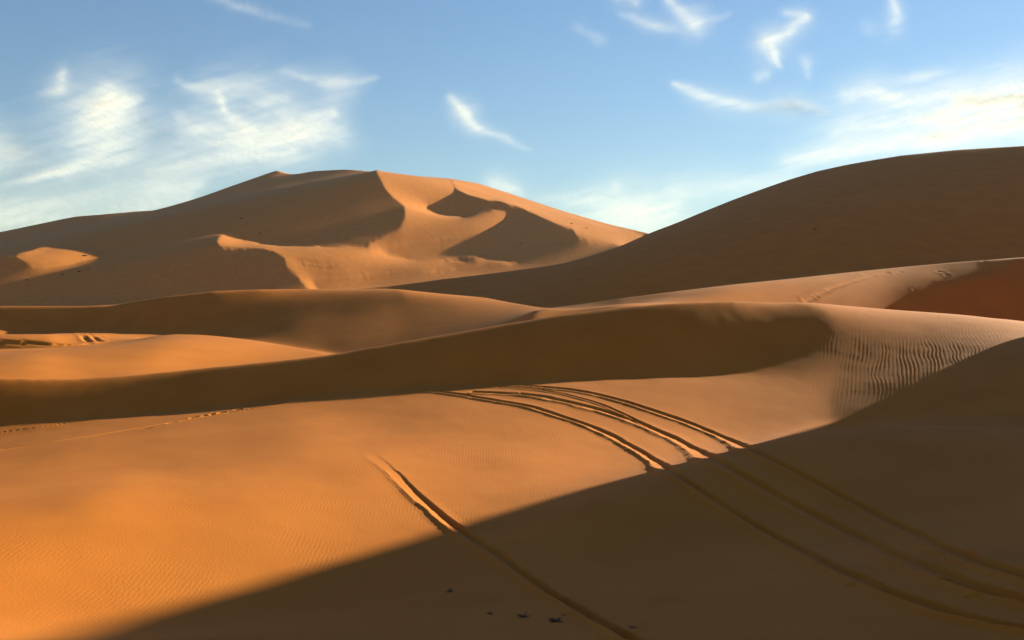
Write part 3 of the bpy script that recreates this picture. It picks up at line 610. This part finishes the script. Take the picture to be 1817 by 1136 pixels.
CLOUDS = [
 ('small round puff above and left of the bird shaped cloud', [[(114,128,7,.5),(103,155,11,.5),(84,162,11,.2)]]),
 ('bright bird shaped cloud with a long tail curving down left', [[(178,152,8,.3),(196,172,18,.8),(172,205,28,.85),(150,238,34,.55),(190,262,34,.5),(200,276,18,.55),(150,292,13,.7),(100,308,8,.7),(55,319,6,.5),(10,326,5,.2)],[(250,176,6,.4),(222,186,13,.8),(190,200,22,.6)],[(230,240,50,.22),(280,290,46,.3),(300,250,40,.2)]]),
 ('soft white cloud cut by the left edge', [[(-60,256,24,.7),(0,264,20,.65),(35,270,15,.45),(75,278,10,.15)],[(-60,296,24,.3),(50,298,20,.25),(120,300,14,.1)]]),
 ('wide ragged cloud with a hollow in its middle, left of the summit', [[(310,143,5,.25),(345,156,10,.35),(385,163,20,.35),(440,160,26,.36),(490,185,28,.34),(512,212,16,.3)],[(383,172,9,.4),(398,203,7,.7),(425,222,12,.55),(440,243,18,.6)],[(322,208,12,.35),(360,235,26,.48),(430,252,24,.45),(500,246,20,.75),(550,220,13,.8),(592,202,8,.6)],[(602,244,18,.4),(560,236,22,.5)],[(270,306,8,.25),(340,290,12,.45),(420,278,12,.5),(520,266,11,.45)],[(500,127,5,.2),(560,138,8,.3),(600,150,14,.55),(640,146,7,.4),(668,138,4,.2)]]),
 ('pale flat cloud bank low behind the left shoulder of the tallest dune', [[(-60,372,22,.4),(60,368,18,.38),(160,352,18,.25),(290,338,14,.4),(350,330,8,.35)],[(-40,398,20,.35),(150,385,16,.3),(330,350,14,.35)]]),
 ('short slanting streak standing alone right of the summit', [[(803,172,5,.5),(826,203,9,.8),(850,228,7,.65),(885,243,5,.4),(935,264,5,.12)]]),
 ('small white puff peeping over the bright ridge of the tallest dune', [[(875,330,13,.5),(905,335,13,.5),(925,345,8,.3)]]),
 ('low cream cloud bank above the gap between the two biggest dunes', [[(950,352,8,.15),(1040,352,13,.42),(1095,362,22,.55),(1170,372,26,.5),(1225,340,20,.45),(1330,328,15,.4),(1410,322,13,.4)],[(1040,395,20,.3),(1140,395,22,.4)],[(1090,328,3,.2),(1098,345,6,.3)]]),
 ('thin smile shaped streak between the wispy hook and the big right cloud', [[(1192,147,4,.4),(1238,170,8,.65),(1290,182,10,.65),(1350,193,10,.5),(1415,188,12,.6),(1468,199,6,.25)]]),
 ('comet shaped wisp at the top edge with a bright lower end', [[(1178,-8,7,.4),(1208,18,9,.5),(1237,41,12,.75)],[(1245,38,5,.35),(1296,24,3,.18)]]),
 ('small faint scrap at the top edge left of the comet shaped wisp', [[(1098,-4,8,.45),(1128,7,8,.4)]]),
 ('faint smear below the small scrap at the top', [[(1105,27,5,.18),(1165,46,9,.35),(1215,60,5,.12)]]),
 ('wispy hook shaped like a seahorse high at right', [[(1402,25,7,.4),(1424,33,8,.55),(1396,60,8,.65),(1362,78,11,.8),(1368,100,8,.7),(1383,120,4,.4)]]),
 ('tiny faint puff under the seahorse shaped hook', [[(1345,138,8,.35),(1360,134,7,.35)]]),
 ('tiny drop shaped wisp right of the seahorse shaped hook', [[(1426,112,9,.35),(1431,136,4,.3)]]),
 ('narrow upright wisp at the top edge, rightmost of the high ones', [[(1578,-8,4,.6),(1592,25,7,.6),(1589,50,10,.3)],[(1545,50,12,.13)]]),
 ('largest cream cloud sweeping above the huge brown dune', [[(1500,172,10,.5),(1550,164,12,.7),(1600,180,12,.65),(1660,174,12,.65),(1720,174,15,.95),(1790,178,19,1.),(1880,172,24,1.)],[(1510,215,20,.28),(1600,215,24,.42),(1680,214,28,.85),(1760,203,28,1.),(1880,187,30,1.)],[(1400,292,14,.4),(1450,277,14,.55),(1520,262,13,.6),(1600,252,13,.6),(1680,244,14,.85),(1750,226,14,.95),(1830,200,14,.95)],[(1550,152,5,.18),(1640,135,7,.3),(1692,126,4,.18)],[(1785,158,9,.4),(1850,150,10,.4)],[(1480,238,24,.3),(1580,236,26,.35)]]),
 ('very faint long streak at the top left', [[(370,-6,7,.2),(440,15,8,.2),(545,42,8,.1)]]),
 ('faint vertical smudge above the middle of the sky', [[(1030,52,9,.18),(1062,76,9,.14)]])]
def make_cloud(lab, strokes, ci):
    pts = np.array([q for s_ in strokes for q in s_], float)
    x0, x1 = (pts[:,0]-5.2*pts[:,2]).min()-12, (pts[:,0]+5.2*pts[:,2]).max()+12; y0, y1 = (pts[:,1]-5.2*pts[:,2]).min()-12, min(470, (pts[:,1]+5.2*pts[:,2]).max()+12)
    st = 3.; xs = np.arange(x0, x1+st, st); ys = np.arange(y0, y1+st, st); X, Y = np.meshgrid(xs, ys)
    wx = X+9*fbm(X/60+ci, Y/44, 2)+2*fbm(X/16, Y/12+ci, 2); wy = Y+6*fbm(X/62+7, Y/40+ci, 2)+1.5*fbm(X/17+3, Y/11, 2)
    keep = np.ones(X.shape)
    for s_ in strokes:
        q = catmull(s_, closed=False, n=8); acc = np.zeros(X.shape)
        for a, b, h, d in q: acc = np.maximum(acc, max(d,0)*(.66*np.exp(-((wx-a)**2+((wy-b)*1.15)**2)/(2*(max(h,2)*.82)**2))+.3*np.exp(-((wx-a)**2+(wy-b)**2)/(2*(max(h,2)*2.1)**2))))
        keep *= 1-np.clip(acc,0,.97)
    D = 1-keep
    ang = -.25; fib = fbm((X*math.cos(ang)+Y*math.sin(ang))/70, (-X*math.sin(ang)+Y*math.cos(ang))/9+ci*3, 4)
    D = np.clip(D*(.9+.38*fib), 0, 1); D = np.clip((D-.025)/.975, 0, 1)
    m = D > .004; fm = m[:-1,:-1]|m[1:,:-1]|m[:-1,1:]|m[1:,1:]
    i, j = np.nonzero(fm); sh = X.shape[1]; a = i*sh+j; f = np.stack([a, a+sh, a+sh+1, a+1], 1)
    used, inv = np.unique(f, return_inverse=True); f = inv.reshape(-1,4)
    gx, gy = X.ravel()[used], Y.ravel()[used]; el = np.maximum((CY-gy)/F, .03); uu = (gx-CX)/F
    w0 = np.average(np.stack([uu, el]), axis=1); yc = HC/max(w0[1], .09); kt = .35         # the veil is tilted towards the sun so that it is lit brighter
    yy = (HC+kt*yc*(w0[0]*CD+SD))/(el+kt*(uu*CD+SD)); co = np.stack([uu*yy, yy, el*yy], 1)
    dn = D.ravel()[used]; dn = 1-np.sqrt(1-np.minimum(dn,.985))                # seen through an under and an upper side
    top = co+np.stack([0*dn, 0*dn, 3+12*dn], 1)
    n = len(co); o = mesh_from('cirrus_cloud', np.concatenate([co, top]), np.concatenate([f[:,::-1], f+n]), M_CLOUD)
    at = o.data.attributes.new('veil', 'FLOAT', 'POINT'); at.data.foreach_set('value', np.concatenate([dn, dn]).astype(np.float32))
    tag(o, lab, 'cloud', 'thin clouds in the blue sky')
for k, (lab, s_) in enumerate(CLOUDS): make_cloud(lab, s_, k)
# ---------------------------------------------------------------- light, sky, camera
sun = bpy.data.lights.new('sun', 'SUN'); sun.energy = 5.0; sun.angle = math.radians(.53); sun.color = (1., .97, .72)
so = bpy.data.objects.new('sun', sun); COL.objects.link(so); so.rotation_euler = Vector(SUN).to_track_quat('Z','Y').to_euler()
wd = bpy.data.worlds.new('World'); S.world = wd; wd.use_nodes = True; nt = wd.node_tree; bg = nt.nodes['Background']
sk = nt.nodes.new('ShaderNodeTexSky'); sk.sky_type = 'NISHITA'; sk.sun_disc = False; sk.sun_elevation = EL; sk.sun_rotation = math.atan2(CD, SD)
sk.altitude = 700; sk.air_density = 1.35; sk.dust_density = .1; sk.ozone_density = 2.0
tint = nt.nodes.new('ShaderNodeMix'); tint.data_type = 'RGBA'; tint.blend_type = 'MULTIPLY'; tint.inputs['Factor'].default_value = 1; tint.inputs['B'].default_value = (.70,.825,1.03,1)
nt.links.new(sk.outputs[0], tint.inputs['A']); nt.links.new(tint.outputs['Result'], bg.inputs[0]); bg.inputs[1].default_value = .05
cam = bpy.data.cameras.new('camera'); cam.sensor_width = 36; cam.lens = 36*F/1817; cam.clip_start = .1; cam.clip_end = 60000
co_ = bpy.data.objects.new('camera', cam); COL.objects.link(co_); co_.rotation_euler = (math.pi/2,0,0); S.camera = co_
S.view_settings.view_transform = 'Standard'; S.view_settings.look = 'None'; S.view_settings.exposure = 1.52; S.view_settings.gamma = 1
S.cycles.transparent_max_bounces = 24; S.cycles.max_bounces = 6; S.cycles.diffuse_bounces = 4
